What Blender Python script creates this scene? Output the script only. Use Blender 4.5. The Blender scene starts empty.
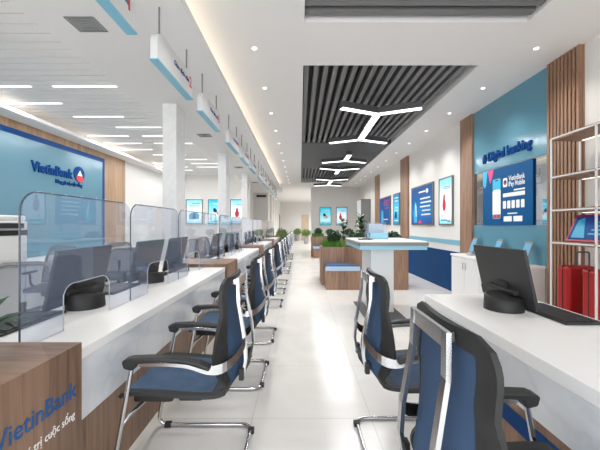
import bpy, bmesh, math, random
from mathutils import Vector, Matrix, Euler
random.seed(7)
C = bpy.context.scene.collection
PI = math.pi

# ------------------------------------------------------------------ colours and materials
def lin(c):
    c /= 255.0
    return c / 12.92 if c <= 0.04045 else ((c + 0.055) / 1.055) ** 2.4
def rgb(r, g, b): return (lin(r), lin(g), lin(b), 1.0)

def mat(name, col, rough=0.5, metal=0.0, spec=0.5, coat=0.0):
    m = bpy.data.materials.new(name); m.use_nodes = True
    b = m.node_tree.nodes['Principled BSDF']
    b.inputs['Base Color'].default_value = col
    b.inputs['Roughness'].default_value = rough
    b.inputs['Metallic'].default_value = metal
    b.inputs['Specular IOR Level'].default_value = spec
    b.inputs['Coat Weight'].default_value = coat
    return m
def nodes(m): return m.node_tree.nodes, m.node_tree.links, m.node_tree.nodes['Principled BSDF']
def ramp(n, stops):
    r = n.new('ShaderNodeValToRGB')
    e = r.color_ramp.elements
    e[0].position, e[0].color = stops[0]; e[1].position, e[1].color = stops[-1]
    for p, c in stops[1:-1]:
        x = e.new(p); x.color = c
    return r

def wood(name, a, b, scale=(14, 14, 0.9), rough=0.45, board=0.0):
    """vertical-grained wood veneer; board > 0 gives boards of that width along x and y"""
    m = mat(name, a, rough); n, l, p = nodes(m)
    tc = n.new('ShaderNodeTexCoord'); mp = n.new('ShaderNodeMapping'); mp.inputs['Scale'].default_value = scale
    nz = n.new('ShaderNodeTexNoise'); nz.inputs['Scale'].default_value = 2.2; nz.inputs['Detail'].default_value = 7; nz.inputs['Roughness'].default_value = 0.62
    nz.inputs['Distortion'].default_value = 0.6
    l.new(tc.outputs['Object'], mp.inputs['Vector']); l.new(mp.outputs['Vector'], nz.inputs['Vector'])
    r = ramp(n, [(0.3, b), (0.52, a), (0.75, tuple(min(1, x * 1.25) for x in a[:3]) + (1,))])
    l.new(nz.outputs['Fac'], r.inputs['Fac'])
    out = r.outputs['Color']
    if board:
        sx = n.new('ShaderNodeSeparateXYZ'); l.new(tc.outputs['Object'], sx.inputs['Vector'])
        ad = n.new('ShaderNodeMath'); ad.operation = 'ADD'; l.new(sx.outputs['X'], ad.inputs[0]); l.new(sx.outputs['Y'], ad.inputs[1])
        dv = n.new('ShaderNodeMath'); dv.operation = 'DIVIDE'; dv.inputs[1].default_value = board; l.new(ad.outputs[0], dv.inputs[0])
        fl = n.new('ShaderNodeMath'); fl.operation = 'FLOOR'; l.new(dv.outputs[0], fl.inputs[0])
        wn = n.new('ShaderNodeTexWhiteNoise'); wn.noise_dimensions = '1D'; l.new(fl.outputs[0], wn.inputs['W'])
        mr = n.new('ShaderNodeMapRange'); mr.inputs['To Min'].default_value = 0.82; mr.inputs['To Max'].default_value = 1.12; l.new(wn.outputs['Value'], mr.inputs['Value'])
        mx = n.new('ShaderNodeMix'); mx.data_type = 'RGBA'; mx.blend_type = 'MULTIPLY'; mx.inputs['Factor'].default_value = 1
        l.new(out, mx.inputs['A']); l.new(mr.outputs['Result'], mx.inputs['B']); out = mx.outputs['Result']
    l.new(out, p.inputs['Base Color'])
    return m

def emit(name, col, s):
    m = mat(name, col, 0.5); b = m.node_tree.nodes['Principled BSDF']
    b.inputs['Emission Color'].default_value = col; b.inputs['Emission Strength'].default_value = s
    return m

M = {}
M['paint'] = mat('white wall paint', rgb(226, 224, 221), 0.7)
M['ceiling'] = mat('white ceiling paint', rgb(226, 224, 222), 0.8)
M['lacquer'] = mat('white lacquer', rgb(232, 232, 232), 0.35)
M['quartz'] = mat('white quartz', rgb(250, 249, 247), 0.3)
M['frontpanel'] = mat('white gloss panel', rgb(226, 229, 232), 0.14)
M['plastic_white'] = mat('white plastic', rgb(230, 230, 228), 0.4)
M['sign_white'] = mat('off-white sign board', rgb(208, 208, 208), 0.5)
M['plastic_black'] = mat('black plastic', rgb(46, 46, 46), 0.5, spec=0.3)
M['black'] = mat('black', rgb(26, 26, 28), 0.4)
M['screen_back'] = mat('graphite screen shell', rgb(56, 56, 57), 0.45, spec=0.3)
M['chrome'] = mat('chrome', (0.60, 0.61, 0.62, 1), 0.2, 1.0)
M['steel'] = mat('brushed steel', (0.6, 0.6, 0.6, 1), 0.3, 1.0)
M['silver'] = mat('silver paint', rgb(190, 190, 192), 0.35, 0.6)
M['greyfabric'] = mat('grey mesh', rgb(96, 100, 106), 0.8)
M['darkslat'] = mat('dark grey ceiling slat', rgb(112, 112, 112), 0.6)
M['darkback'] = mat('dark ceiling void', rgb(62, 62, 63), 0.7)
M['darkpanel'] = mat('dark grey ceiling panel', rgb(78, 79, 80), 0.6)
M['lamp_body'] = mat('dark grey lamp housing', rgb(74, 74, 76), 0.5)
M['navy'] = mat('royal blue laminate', rgb(0, 62, 112), 0.55, spec=0.12)
M['border_blue'] = mat('dark blue border', rgb(4, 66, 126), 0.5, spec=0.15)
M['letter_blue'] = mat('dark blue lettering', rgb(8, 66, 130), 0.6, spec=0.1)
M['letter_blue2'] = mat('blue printed lettering', rgb(28, 88, 150), 0.5)
M['letter_white'] = mat('white lettering', rgb(240, 240, 240), 0.5)
M['letter_red'] = mat('red lettering', rgb(214, 52, 58), 0.5)
M['skyblue'] = mat('light blue laminate', rgb(124, 182, 205), 0.35)
M['paleblue'] = mat('pale blue gloss', rgb(150, 205, 226), 0.3)
M['cushion_blue'] = mat('blue upholstery', rgb(60, 88, 130), 0.85)
M['cushion_pale'] = mat('pale blue leatherette', rgb(176, 200, 222), 0.45)
M['suitcase'] = mat('red shell', rgb(168, 22, 26), 0.35)
M['leaf'] = mat('green leaves', rgb(50, 88, 44), 0.55)
M['leaf_dark'] = mat('dark green leaves', rgb(36, 68, 36), 0.5)
M['leaf_light'] = mat('light green leaves', rgb(112, 138, 72), 0.6)
M['leaf_grass'] = mat('bright green blades', rgb(84, 140, 52), 0.6)
M['soil'] = mat('dark soil', rgb(50, 38, 30), 0.9)
M['concrete'] = mat('grey concrete', rgb(150, 150, 148), 0.7)
M['tile_grey'] = mat('grey cabinet', rgb(118, 118, 118), 0.5)
M['doorwood'] = wood('pale door wood', rgb(196, 178, 156), rgb(176, 158, 136))
M['wood'] = wood('brown oak', rgb(150, 118, 97), rgb(116, 88, 70), board=0.19)
M['wood_slat'] = wood('brown slat wood', rgb(148, 114, 91), rgb(120, 90, 70))
M['wood_wall'] = wood('light oak panel', rgb(176, 146, 116), rgb(148, 118, 90), board=0.11)
M['wood_box'] = wood('walnut veneer', rgb(140, 111, 91), rgb(108, 83, 66), scale=(1.2, 16, 0.8), board=0.23)
M['tabletop_edge'] = mat('grey table edge', rgb(142, 141, 139), 0.4)
M['glow_white'] = emit('white lamp diffuser', (1, 1, 1, 1), 2.2)
M['glow_bar'] = emit('white bar diffuser', (1, 1, 1, 1), 1.8)
M['glow_warm'] = emit('warm strip light', (1.0, 0.90, 0.74, 1), 6.0)
M['glow_staff'] = emit('white strip light', (1.0, 0.95, 0.86, 1), 7.0)
M['glow_shelf'] = emit('warm shelf light', (1.0, 0.90, 0.76, 1), 1.8)
M['screen_lit'] = emit('lit tablet screen', rgb(90, 150, 184), 0.18)
M['grille'] = mat('grey vent metal', rgb(70, 70, 70), 0.5)
M['grille_dark'] = mat('grey vent plate', rgb(170, 170, 170), 0.6)

def fabric():
    m = mat('blue chair mesh', rgb(58, 82, 116), 0.8, spec=0.2); n, l, p = nodes(m)
    tc = n.new('ShaderNodeTexCoord'); w = n.new('ShaderNodeTexWave'); w.wave_type = 'BANDS'; w.bands_direction = 'Z'
    w.inputs['Scale'].default_value = 52; w.inputs['Distortion'].default_value = 0.4
    l.new(tc.outputs['Object'], w.inputs['Vector'])
    r = ramp(n, [(0.1, rgb(50, 66, 90)), (0.7, rgb(68, 92, 124))]); l.new(w.outputs['Fac'], r.inputs['Fac']); l.new(r.outputs['Color'], p.inputs['Base Color'])
    return m
M['mesh_blue'] = fabric()
def seatfab():
    m = mat('blue seat fabric', rgb(66, 98, 142), 0.8); n, l, p = nodes(m)
    tc = n.new('ShaderNodeTexCoord'); z = n.new('ShaderNodeTexNoise'); z.inputs['Scale'].default_value = 18; z.inputs['Detail'].default_value = 5
    l.new(tc.outputs['Object'], z.inputs['Vector'])
    r = ramp(n, [(0.3, rgb(62, 86, 114)), (0.7, rgb(72, 98, 128))]); l.new(z.outputs['Fac'], r.inputs['Fac']); l.new(r.outputs['Color'], p.inputs['Base Color'])
    return m
M['seat_blue'] = seatfab()

def floor_mat():
    m = mat('white polished tile', rgb(224, 222, 219), 0.2, spec=0.45); n, l, p = nodes(m)
    tc = n.new('ShaderNodeTexCoord'); mp = n.new('ShaderNodeMapping'); mp.inputs['Location'].default_value = (0.32, 0.25, 0)
    l.new(tc.outputs['Object'], mp.inputs['Vector'])
    nz = n.new('ShaderNodeTexNoise'); nz.inputs['Scale'].default_value = 1.3; nz.inputs['Detail'].default_value = 8; nz.inputs['Distortion'].default_value = 1.4
    l.new(tc.outputs['Object'], nz.inputs['Vector'])
    r = ramp(n, [(0.3, rgb(221, 218, 214)), (0.55, rgb(231, 229, 226)), (0.8, rgb(236, 234, 232))]); l.new(nz.outputs['Fac'], r.inputs['Fac'])
    b = n.new('ShaderNodeTexBrick'); b.offset = 0.0
    b.inputs['Scale'].default_value = 1.0; b.inputs['Brick Width'].default_value = 0.8; b.inputs['Row Height'].default_value = 0.8
    b.inputs['Mortar Size'].default_value = 0.0028; b.inputs['Mortar'].default_value = rgb(205, 203, 200)
    l.new(mp.outputs['Vector'], b.inputs['Vector']); l.new(r.outputs['Color'], b.inputs['Color1']); l.new(r.outputs['Color'], b.inputs['Color2'])
    l.new(b.outputs['Color'], p.inputs['Base Color'])
    return m
M['floor'] = floor_mat()

def marble():
    m = mat('white veined column stone', rgb(220, 220, 220), 0.35); n, l, p = nodes(m)
    tc = n.new('ShaderNodeTexCoord'); nz = n.new('ShaderNodeTexNoise'); nz.inputs['Scale'].default_value = 2.0; nz.inputs['Detail'].default_value = 8; nz.inputs['Distortion'].default_value = 2.5
    l.new(tc.outputs['Object'], nz.inputs['Vector'])
    r = ramp(n, [(0.4, rgb(232, 232, 231)), (0.5, rgb(226, 225, 224)), (0.56, rgb(232, 232, 231))]); l.new(nz.outputs['Fac'], r.inputs['Fac']); l.new(r.outputs['Color'], p.inputs['Base Color'])
    return m
M['marble'] = marble()

def veins(m, a, b):
    n, l, p = nodes(m); tc = n.new('ShaderNodeTexCoord'); nz = n.new('ShaderNodeTexNoise')
    nz.inputs['Scale'].default_value = 1.6; nz.inputs['Detail'].default_value = 7; nz.inputs['Distortion'].default_value = 2.2
    l.new(tc.outputs['Object'], nz.inputs['Vector']); r = ramp(n, [(0.42, a), (0.5, b), (0.57, a)]); l.new(nz.outputs['Fac'], r.inputs['Fac']); l.new(r.outputs['Color'], p.inputs['Base Color'])
veins(M['frontpanel'], rgb(226, 229, 232), rgb(218, 221, 225))
def glass_mat(name, tint, haze, hazecol, refl=1.0):
    """clear sheet: tinted see-through + a thin milky haze + Fresnel mirror"""
    m = bpy.data.materials.new(name); m.use_nodes = True
    n, l = m.node_tree.nodes, m.node_tree.links; n.clear()
    out = n.new('ShaderNodeOutputMaterial'); tr = n.new('ShaderNodeBsdfTransparent'); tr.inputs['Color'].default_value = tint
    df = n.new('ShaderNodeBsdfDiffuse'); df.inputs['Color'].default_value = hazecol
    gl = n.new('ShaderNodeBsdfGlossy'); gl.inputs['Roughness'].default_value = 0.01; gl.inputs['Color'].default_value = (0.9, 0.94, 1, 1)
    fr = n.new('ShaderNodeLayerWeight'); fr.inputs['Blend'].default_value = 0.5
    pw = n.new('ShaderNodeMath'); pw.operation = 'POWER'; pw.inputs[1].default_value = 5.0; l.new(fr.outputs['Facing'], pw.inputs[0])
    mu = n.new('ShaderNodeMath'); mu.operation = 'MULTIPLY_ADD'; mu.inputs[1].default_value = 0.9 * refl; mu.inputs[2].default_value = 0.04 * refl; l.new(pw.outputs[0], mu.inputs[0])
    m1 = n.new('ShaderNodeMixShader'); m1.inputs['Fac'].default_value = haze; l.new(tr.outputs[0], m1.inputs[1]); l.new(df.outputs[0], m1.inputs[2])
    m2 = n.new('ShaderNodeMixShader'); l.new(mu.outputs[0], m2.inputs['Fac']); l.new(m1.outputs[0], m2.inputs[1]); l.new(gl.outputs[0], m2.inputs[2])
    l.new(m2.outputs[0], out.inputs['Surface'])
    return m
M['glass'] = glass_mat('tinted counter glass', (0.96, 0.97, 0.988, 1), 0.10, rgb(178, 196, 226))
M['glass_edge'] = mat('dark polished glass edge', rgb(66, 74, 88), 0.2)
M['sheer'] = glass_mat('sheer grey mesh', (0.72, 0.73, 0.75, 1), 0.35, rgb(120, 124, 130), 0.1)
M['acrylic'] = glass_mat('clear acrylic', (0.95, 0.97, 1, 1), 0.06, rgb(200, 210, 220), 0.6)
M['pane'] = glass_mat('window pane', (0.97, 0.98, 0.98, 1), 0.01, (0.8, 0.8, 0.8, 1), 0.5)
M['mirror'] = mat('grey mirror glass', rgb(190, 196, 202), 0.03, 1.0)
M['blueglass'] = mat('light blue back-painted glass', rgb(96, 143, 162), 0.16, spec=0.25)
M['blueboard'] = mat('light blue gloss board', rgb(98, 140, 158), 0.18)

def grad(name, stops, glow=0.0, axis='Z', noise=0.25):
    """printed poster paper: a printed colour wash over the sheet"""
    m = mat(name, stops[0][1], 0.4, spec=0.12); n, l, p = nodes(m)
    tc = n.new('ShaderNodeTexCoord'); sx = n.new('ShaderNodeSeparateXYZ'); l.new(tc.outputs['Generated'], sx.inputs['Vector'])
    nz = n.new('ShaderNodeTexNoise'); nz.inputs['Scale'].default_value = 3; nz.inputs['Detail'].default_value = 3; l.new(tc.outputs['Generated'], nz.inputs['Vector'])
    ma = n.new('ShaderNodeMath'); ma.operation = 'MULTIPLY_ADD'; ma.inputs[1].default_value = noise; l.new(nz.outputs['Fac'], ma.inputs[0]); l.new(sx.outputs[axis], ma.inputs[2])
    sb = n.new('ShaderNodeMath'); sb.operation = 'SUBTRACT'; sb.inputs[1].default_value = noise / 2; l.new(ma.outputs[0], sb.inputs[0])
    r = ramp(n, stops); l.new(sb.outputs[0], r.inputs['Fac']); l.new(r.outputs['Color'], p.inputs['Base Color'])
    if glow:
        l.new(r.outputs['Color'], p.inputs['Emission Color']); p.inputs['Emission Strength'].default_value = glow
    return m
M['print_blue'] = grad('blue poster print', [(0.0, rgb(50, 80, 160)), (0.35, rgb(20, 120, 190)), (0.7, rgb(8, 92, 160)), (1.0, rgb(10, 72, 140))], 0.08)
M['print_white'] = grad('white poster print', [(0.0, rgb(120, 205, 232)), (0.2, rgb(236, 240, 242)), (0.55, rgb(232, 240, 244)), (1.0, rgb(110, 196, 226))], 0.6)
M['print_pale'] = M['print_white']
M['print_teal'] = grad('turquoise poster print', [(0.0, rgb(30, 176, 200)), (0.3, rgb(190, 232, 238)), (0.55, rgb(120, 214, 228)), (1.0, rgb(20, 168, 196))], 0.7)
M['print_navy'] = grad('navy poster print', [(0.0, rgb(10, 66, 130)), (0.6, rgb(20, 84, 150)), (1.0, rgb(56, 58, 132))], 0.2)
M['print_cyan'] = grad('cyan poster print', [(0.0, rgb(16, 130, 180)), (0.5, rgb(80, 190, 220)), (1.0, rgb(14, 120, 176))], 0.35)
M['print_mobile'] = mat('blue sign print', rgb(0, 82, 136), 0.45, spec=0.15)
M['pink'] = mat('pink print', rgb(226, 60, 130), 0.4)
M['cyan'] = mat('cyan print', rgb(40, 180, 226), 0.4)
M['redprint'] = mat('red print', rgb(206, 40, 62), 0.4)
M['poster_frame'] = mat('grey poster frame', rgb(110, 112, 114), 0.4, 0.3)

# ------------------------------------------------------------------ mesh helpers
class MB:
    """collects shapes; build() links them as one mesh object"""
    def __init__(s): s.v, s.f, s.mi, s.sm = [], [], [], []
    def add(s, vs, fs, mi=0, smooth=False):
        o = len(s.v); s.v += [tuple(v) for v in vs]
        for f in fs: s.f.append([i + o for i in f]); s.mi.append(mi); s.sm.append(smooth)
        return s
    def box(s, x0, x1, y0, y1, z0, z1, mi=0, mtx=None, bev=0.0):
        if bev > 0:
            bm = bmesh.new(); bmesh.ops.create_cube(bm, size=1.0)
            for v in bm.verts: v.co = Vector(((x0 + x1) / 2 + v.co.x * (x1 - x0), (y0 + y1) / 2 + v.co.y * (y1 - y0), (z0 + z1) / 2 + v.co.z * (z1 - z0)))
            bmesh.ops.bevel(bm, geom=bm.edges[:], offset=bev, segments=2, profile=0.5, affect='EDGES')
            bm.verts.index_update()
            vs = [v.co.copy() for v in bm.verts]; fs = [[v.index for v in f.verts] for f in bm.faces]; bm.free()
        else:
            vs = [Vector(p) for p in ((x0,y0,z0),(x1,y0,z0),(x1,y1,z0),(x0,y1,z0),(x0,y0,z1),(x1,y0,z1),(x1,y1,z1),(x0,y1,z1))]
            fs = [(0,3,2,1),(4,5,6,7),(0,1,5,4),(1,2,6,5),(2,3,7,6),(3,0,4,7)]
        if mtx is not None: vs = [mtx @ v for v in vs]
        return s.add(vs, fs, mi)
    def tube(s, pts, r, n=8, mi=0, closed=False, flat=1.0, caps=True):
        pts = [Vector(p) for p in pts]; N = len(pts); rr = r if isinstance(r, (list, tuple)) else [r] * N
        vs, fs, up = [], [], None
        for i, p in enumerate(pts):
            a = pts[i - 1] if (i > 0 or closed) else p; b = pts[(i + 1) % N] if (i < N - 1 or closed) else p
            t = (b - a).normalized()
            if up is None: up = t.orthogonal().normalized()
            up = (up - t * up.dot(t)); up = up.normalized() if up.length > 1e-6 else t.orthogonal().normalized()
            sd = t.cross(up)
            for k in range(n):
                an = 2 * PI * k / n; vs.append(p + up * math.cos(an) * rr[i] * flat + sd * math.sin(an) * rr[i])
        for i in range(N if closed else N - 1):
            j = (i + 1) % N
            for k in range(n): fs.append((i*n+k, i*n+(k+1)%n, j*n+(k+1)%n, j*n+k))
        s.add(vs, fs, mi, True)
        if caps and not closed: s.add(vs[:n], [tuple(range(n))[::-1]], mi); s.add(vs[-n:], [tuple(range(n))], mi)
        return s
    def lathe(s, prof, cx=0, cy=0, n=20, mi=0, smooth=True):
        vs, fs = [], []
        for r, z in prof:
            for k in range(n): vs.append((cx + r * math.cos(2*PI*k/n), cy + r * math.sin(2*PI*k/n), z))
        for i in range(len(prof) - 1):
            for k in range(n): fs.append((i*n+k, i*n+(k+1)%n, (i+1)*n+(k+1)%n, (i+1)*n+k))
        s.add(vs, fs, mi, smooth)
        s.add(vs[:n], [tuple(range(n))[::-1]], mi); s.add(vs[-n:], [tuple(range(n))], mi)
        return s
    def prism(s, poly, z0, z1, mi=0, frame=None):
        """poly in (a, b); extruded from z0 to z1 along c; frame maps (a, b, c) to a point"""
        fr = frame or (lambda a, b, c: (a, b, c)); n = len(poly)
        vs = [fr(a, b, z0) for a, b in poly] + [fr(a, b, z1) for a, b in poly]
        fs = [tuple(range(n))[::-1], tuple(range(n, 2*n))] + [(i, (i+1) % n, n + (i+1) % n, n + i) for i in range(n)]
        return s.add(vs, fs, mi)
    def build(s, name, m, parent=None, fix=True):
        me = bpy.data.meshes.new(name); me.from_pydata([tuple(v) for v in s.v], [], s.f)
        for x in (m if isinstance(m, (list, tuple)) else [m]): me.materials.append(M[x] if isinstance(x, str) else x)
        for p, a, b in zip(me.polygons, s.mi, s.sm): p.material_index = a; p.use_smooth = b
        if fix:
            bm = bmesh.new(); bm.from_mesh(me); bmesh.ops.recalc_face_normals(bm, faces=bm.faces); bm.to_mesh(me); bm.free()
        me.update()
        o = bpy.data.objects.new(name, me); C.objects.link(o)
        if parent is not None: o.parent = parent
        return o

def box(name, m, x0, x1, y0, y1, z0, z1, parent=None, bev=0.0):
    return MB().box(x0, x1, y0, y1, z0, z1, bev=bev).build(name, m, parent)
def tag(o, label=None, cat=None, group=None, kind=None):
    if label: o['label'] = label
    if cat: o['category'] = cat
    if group: o['group'] = group
    if kind: o['kind'] = kind
    return o
def struct(o): o['kind'] = 'structure'; return o
def thing(name, label, cat, loc=(0, 0, 0), rz=0.0, group=None):
    o = bpy.data.objects.new(name, None); C.objects.link(o); o.empty_display_size = 0.1
    o.location = loc; o.rotation_euler = (0, 0, rz)
    return tag(o, label, cat, group)
def dup(root, loc, rz=None, label=None, group=None):
    r = root.copy(); C.objects.link(r); r.location = loc
    if rz is not None: r.rotation_euler = (0, 0, rz)
    if label: r['label'] = label
    if group: r['group'] = group
    for ch in list(root.children):
        c = ch.copy(); C.objects.link(c); c.parent = r
        for g in list(ch.children):
            d = g.copy(); C.objects.link(d); d.parent = c
    return r
ORD = ['first','second','third','fourth','fifth','sixth','seventh','eighth','ninth','tenth','eleventh','twelfth','thirteenth','fourteenth','fifteenth','sixteenth']

def arc(cx, cy, r, a0, a1, n=6):
    return [(cx + r * math.cos(a0 + (a1 - a0) * i / n), cy + r * math.sin(a0 + (a1 - a0) * i / n)) for i in range(n + 1)]
def fillet(pts, r, n=5):
    """rounds the corners of a 3-D polyline"""
    P = [Vector(p) for p in pts]; out = [P[0]]
    for a, b, c in zip(P, P[1:], P[2:]):
        d = min(r, (a - b).length * 0.49, (c - b).length * 0.49)
        p0 = b + (a - b).normalized() * d; p1 = b + (c - b).normalized() * d
        for i in range(n + 1):
            t = i / n; out.append(p0 * (1-t)**2 + b * 2*t*(1-t) + p1 * t*t)
    out.append(P[-1]); return out

def text(name, body, m, width=None, height=None, depth=0.002, bold=0.0, parent=None, loc=(0,0,0), rot=(PI/2,0,0), align='LEFT', narrow=None):
    """lettering as a mesh; its local x runs along the words, y is up"""
    cu = bpy.data.curves.new(name, 'FONT'); cu.body = body; cu.extrude = depth; cu.offset = bold; cu.size = 1.0; cu.resolution_u = 2
    o = bpy.data.objects.new(name, cu); C.objects.link(o); bpy.context.view_layer.update()
    me = bpy.data.meshes.new_from_object(o.evaluated_get(bpy.context.evaluated_depsgraph_get()))
    bpy.data.objects.remove(o)
    xs = [v.co.x for v in me.vertices]; x0, x1 = min(xs), max(xs)
    sx = width / (x1 - x0) if width else None
    sy = height if height else None            # height is the em size here
    if sx is None: sx = sy
    if sy is None: sy = sx
    off = {'LEFT': x0, 'RIGHT': x1, 'CENTER': (x0 + x1) / 2}[align]
    for v in me.vertices: v.co = Vector(((v.co.x - off) * sx, v.co.y * sy, v.co.z if abs(v.co.z) < 1e-9 else math.copysign(depth, v.co.z)))
    me.materials.clear(); me.materials.append(M[m])
    r = bpy.data.objects.new(name, me); C.objects.link(r); r.location = loc; r.rotation_euler = rot
    if parent is not None: r.parent = parent
    return r

# ------------------------------------------------------------------ camera
H = 1.3
cam = bpy.data.cameras.new('camera'); co = bpy.data.objects.new('camera', cam); C.objects.link(co)
co.location = (0, 0, H); co.rotation_euler = (PI/2, 0, 0)
cam.sensor_width = 36; cam.lens = 36 * 320 / 600; cam.clip_start = 0.05; cam.clip_end = 200
bpy.context.scene.camera = co

# ------------------------------------------------------------------ the room
XR, XL, ZC, ZS = 2.99, -4.59, 3.2, 2.97       # right wall, left wall, ceiling, dropped soffit
YB, YF, YE, Y0 = 11.9, 16.2, 27.0, -2.2       # staff back wall, far poster wall, corridor end, shop front
struct(box('floor', 'floor', XL - .1, XR + .1, Y0, YE + .1, -.1, 0))
struct(box('wall_right', 'paint', XR, XR + .12, Y0, YE, 0, 3.5))
struct(box('wall_left', 'paint', XL - .12, XL, Y0, YB + .1, 0, 3.5))
struct(box('wall_back_left', 'paint', XL, -1.86, YB, YB + .15, 0, 3.4))
struct(box('wall_niche_side', 'paint', -2.55, -2.4, YB + .15, 16.7, 0, 3.4))
struct(box('wall_niche_back', 'paint', -2.55, -1.67, 16.7, 16.9, 0, 3.4))
struct(box('wall_corridor_left', 'paint', -1.82, -1.67, 16.9, YE, 0, 3.4))
struct(box('wall_far_right', 'paint', .56, XR, YF, YF + .2, 0, 3.4))
struct(box('wall_corridor_end', 'paint', -1.82, XR, YE, YE + .12, 0, 3.4))
for i, y in enumerate((17.6, 19.3, 21.2, 23.4)):
    struct(box('pilaster_left', 'paint', -1.67, -1.55, y, y + .35, 0, ZS))
# unseen shop front behind the camera, its wide window added to let daylight in
b = MB(); b.box(XL, -3.9, Y0 - .12, Y0, 0, 3.5); b.box(2.6, XR, Y0 - .12, Y0, 0, 3.5); b.box(-3.9, 2.6, Y0 - .12, Y0, 2.8, 3.5); b.box(-3.9, 2.6, Y0 - .12, Y0, 0, .1)
struct(b.build('wall_front', 'paint'))
w = thing('added_window', 'unseen shop front window added behind the banking hall for daylight', 'window'); del w['category']; w['kind'] = 'structure'
b = MB()
for x in (-3.9, -2.3, -.7, .95, 2.54): b.box(x, x + .06, Y0 - .1, Y0 - .04, .1, 2.8)
b.box(-3.9, 2.6, Y0 - .1, Y0 - .04, .1, .16); b.box(-3.9, 2.6, Y0 - .1, Y0 - .04, 2.74, 2.8)
b.build('added_window_frame', 'tile_grey', w)
box('pane', 'pane', -3.9, 2.6, Y0 - .075, Y0 - .065, .1, 2.8, w)

# ceilings: right hall ceiling with two dark slatted recesses
RX0, RX1 = .04, 2.13
b = MB()
b.box(-1.15, RX0, Y0, YF, ZC, ZC + .25); b.box(RX1, XR, Y0, YF, ZC, ZC + .25)
b.box(RX0, RX1, 3.0, 3.81, ZC, ZC + .25); b.box(RX0, RX1, 14.4, YF, ZC, ZC + .25); b.box(RX0, RX1, Y0, .2, ZC, ZC + .25)
b.box(-1.82, XR, YF, YE, ZC, ZC + .25)
b.box(-2.55, -1.15, 14.72, YF, ZC, ZC + .25)
struct(b.build('ceiling', 'ceiling'))
struct(box('ceiling_void', 'darkback', RX0, RX1, .2, 14.4, ZC + .2, ZC + .24))
b = MB(); n = 17
for y0, y1 in ((3.83, 7.46), (10.86, 14.38)):
    for k in range(n):
        x = RX0 + .012 + k * (RX1 - RX0 - .06) / n
        b.box(x, x + .058, y0, y1, ZC + .025, ZC + .125)
y = .3
while y < 2.93:
    b.box(RX0 + .005, RX1 - .02, y, y + .062, ZC + .02, ZC + .12); y += .122
struct(b.build('ceiling_slats', 'darkslat'))
struct(box('ceiling_dark_panel', 'darkpanel', RX0, RX1 - .01, 7.48, 10.84, ZC + .01, ZC + .1))
# soffit over the counters, open light coves along both sides
b = MB(); b.box(-2.18, -.89, Y0, 14.72, ZS, ZS + .03); b.box(-.92, -.89, Y0, 14.72, ZS + .03, ZS + .07); b.box(-2.18, -2.15, Y0, 14.72, ZS + .03, ZS + .06)
b.box(-1.2, -1.13, Y0, 14.72, ZS + .03, ZC + .2); b.box(-2.0, -1.93, Y0, 14.72, ZS + .03, ZC + .2); b.box(-2.4, -.89, 14.72, 16.7, ZS, ZC + .2)
struct(b.build('ceiling_soffit', 'ceiling'))
struct(MB().box(-1.06, -1.03, Y0, 14.7, ZS + .032, ZS + .05).build('cove_strip_light', 'glow_warm'))
struct(MB().box(-2.09, -2.06, Y0, YB, ZS + .032, ZS + .045).build('cove_strip_light', 'glow_staff'))
# staff ceiling: fine white slats between the soffit and the wall band
struct(box('ceiling_staff', 'ceiling', XL, -1.93, Y0, YB, ZC - .02, ZC + .2))
b = MB(); b.box(XL, -4.22, Y0, YB, ZS, ZS + .03); b.box(-4.25, -4.22, Y0, YB, ZS + .03, ZS + .06); b.box(XL, -2.4, YB - .02, YB, ZS, ZC)
struct(b.build('ceiling_wall_band', 'ceiling'))
struct(MB().box(-4.4, -4.37, Y0, YB - .05, ZS + .032, ZS + .045).build('cove_strip_light', 'glow_shelf'))
b = MB(); y = 0.2
while y < YB - .1:
    b.box(-4.58, -1.94, y, y + .125, ZC - .052, ZC - .02); y += .145
struct(b.build('ceiling_fine_slats', 'ceiling'))
# marble columns beside the counters
for i, y in enumerate((4.4, 7.37, 10.34)):
    c = struct(box('column', 'marble', -1.89, -1.70, y, y + .33, 0, ZS))
struct(box('door_1', 'doorwood', .14, .74, YE - .05, YE, 0, 2.16))
d = box('door_2', 'tile_grey', -1.67, -1.63, 25.4, 26.3, 0, 2.15); struct(d)
struct(box('baseboard_far', 'lacquer', .56, XR, YF - .015, YF, 0, .1))

# oak wall with the lit name board (left)
struct(box('wall_left_oak', 'wood_wall', XL, XL + .03, 1.2, 8.35, 0, ZS))
sg = thing('bank_sign_board', 'large light blue wall board with dark blue border and raised bank name on oak panelling', 'sign', (XL + .03, 0, 0))
box('border', 'border_blue', 0, .03, 1.8, 7.42, .76, 2.83, sg)
box('board', 'blueboard', .03, .045, 1.8, 7.31, .762, 2.73, sg)
R90 = (PI/2, 0, PI/2); RM90 = (PI/2, 0, -PI/2)
text('lettering', 'VietinBank', 'letter_blue', width=.98, height=.25, depth=.012, bold=.022, parent=sg, loc=(.057, 5.36, 2.215), rot=R90)
text('tagline', 'Nâng giá trị cuộc sống', 'letter_blue', width=.72, height=.1, depth=.008, bold=.02, parent=sg, loc=(.053, 5.90, 2.08), rot=R90)
fl = lambda a, b_, c: (c, a, b_)
b = MB(); b.prism(arc(6.53, 2.335, .155, 0, 2*PI, 28)[:-1], .045, .06, 0, fl)
b.build('emblem_disc', 'letter_blue', sg)
b = MB(); b.prism([(6.54 + .105 * math.cos(a * PI / 12), 2.245 + .068 * math.sin(a * PI / 12)) for a in range(24)], .06, .066, 0, fl)
b.build('emblem_crescent', 'letter_red', sg)
b = MB(); b.prism([(6.46, 2.30), (6.61, 2.30), (6.57, 2.36), (6.535, 2.41), (6.50, 2.36)], .066, .070, 0, fl)
b.build('emblem_tower', 'letter_white', sg)

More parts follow.
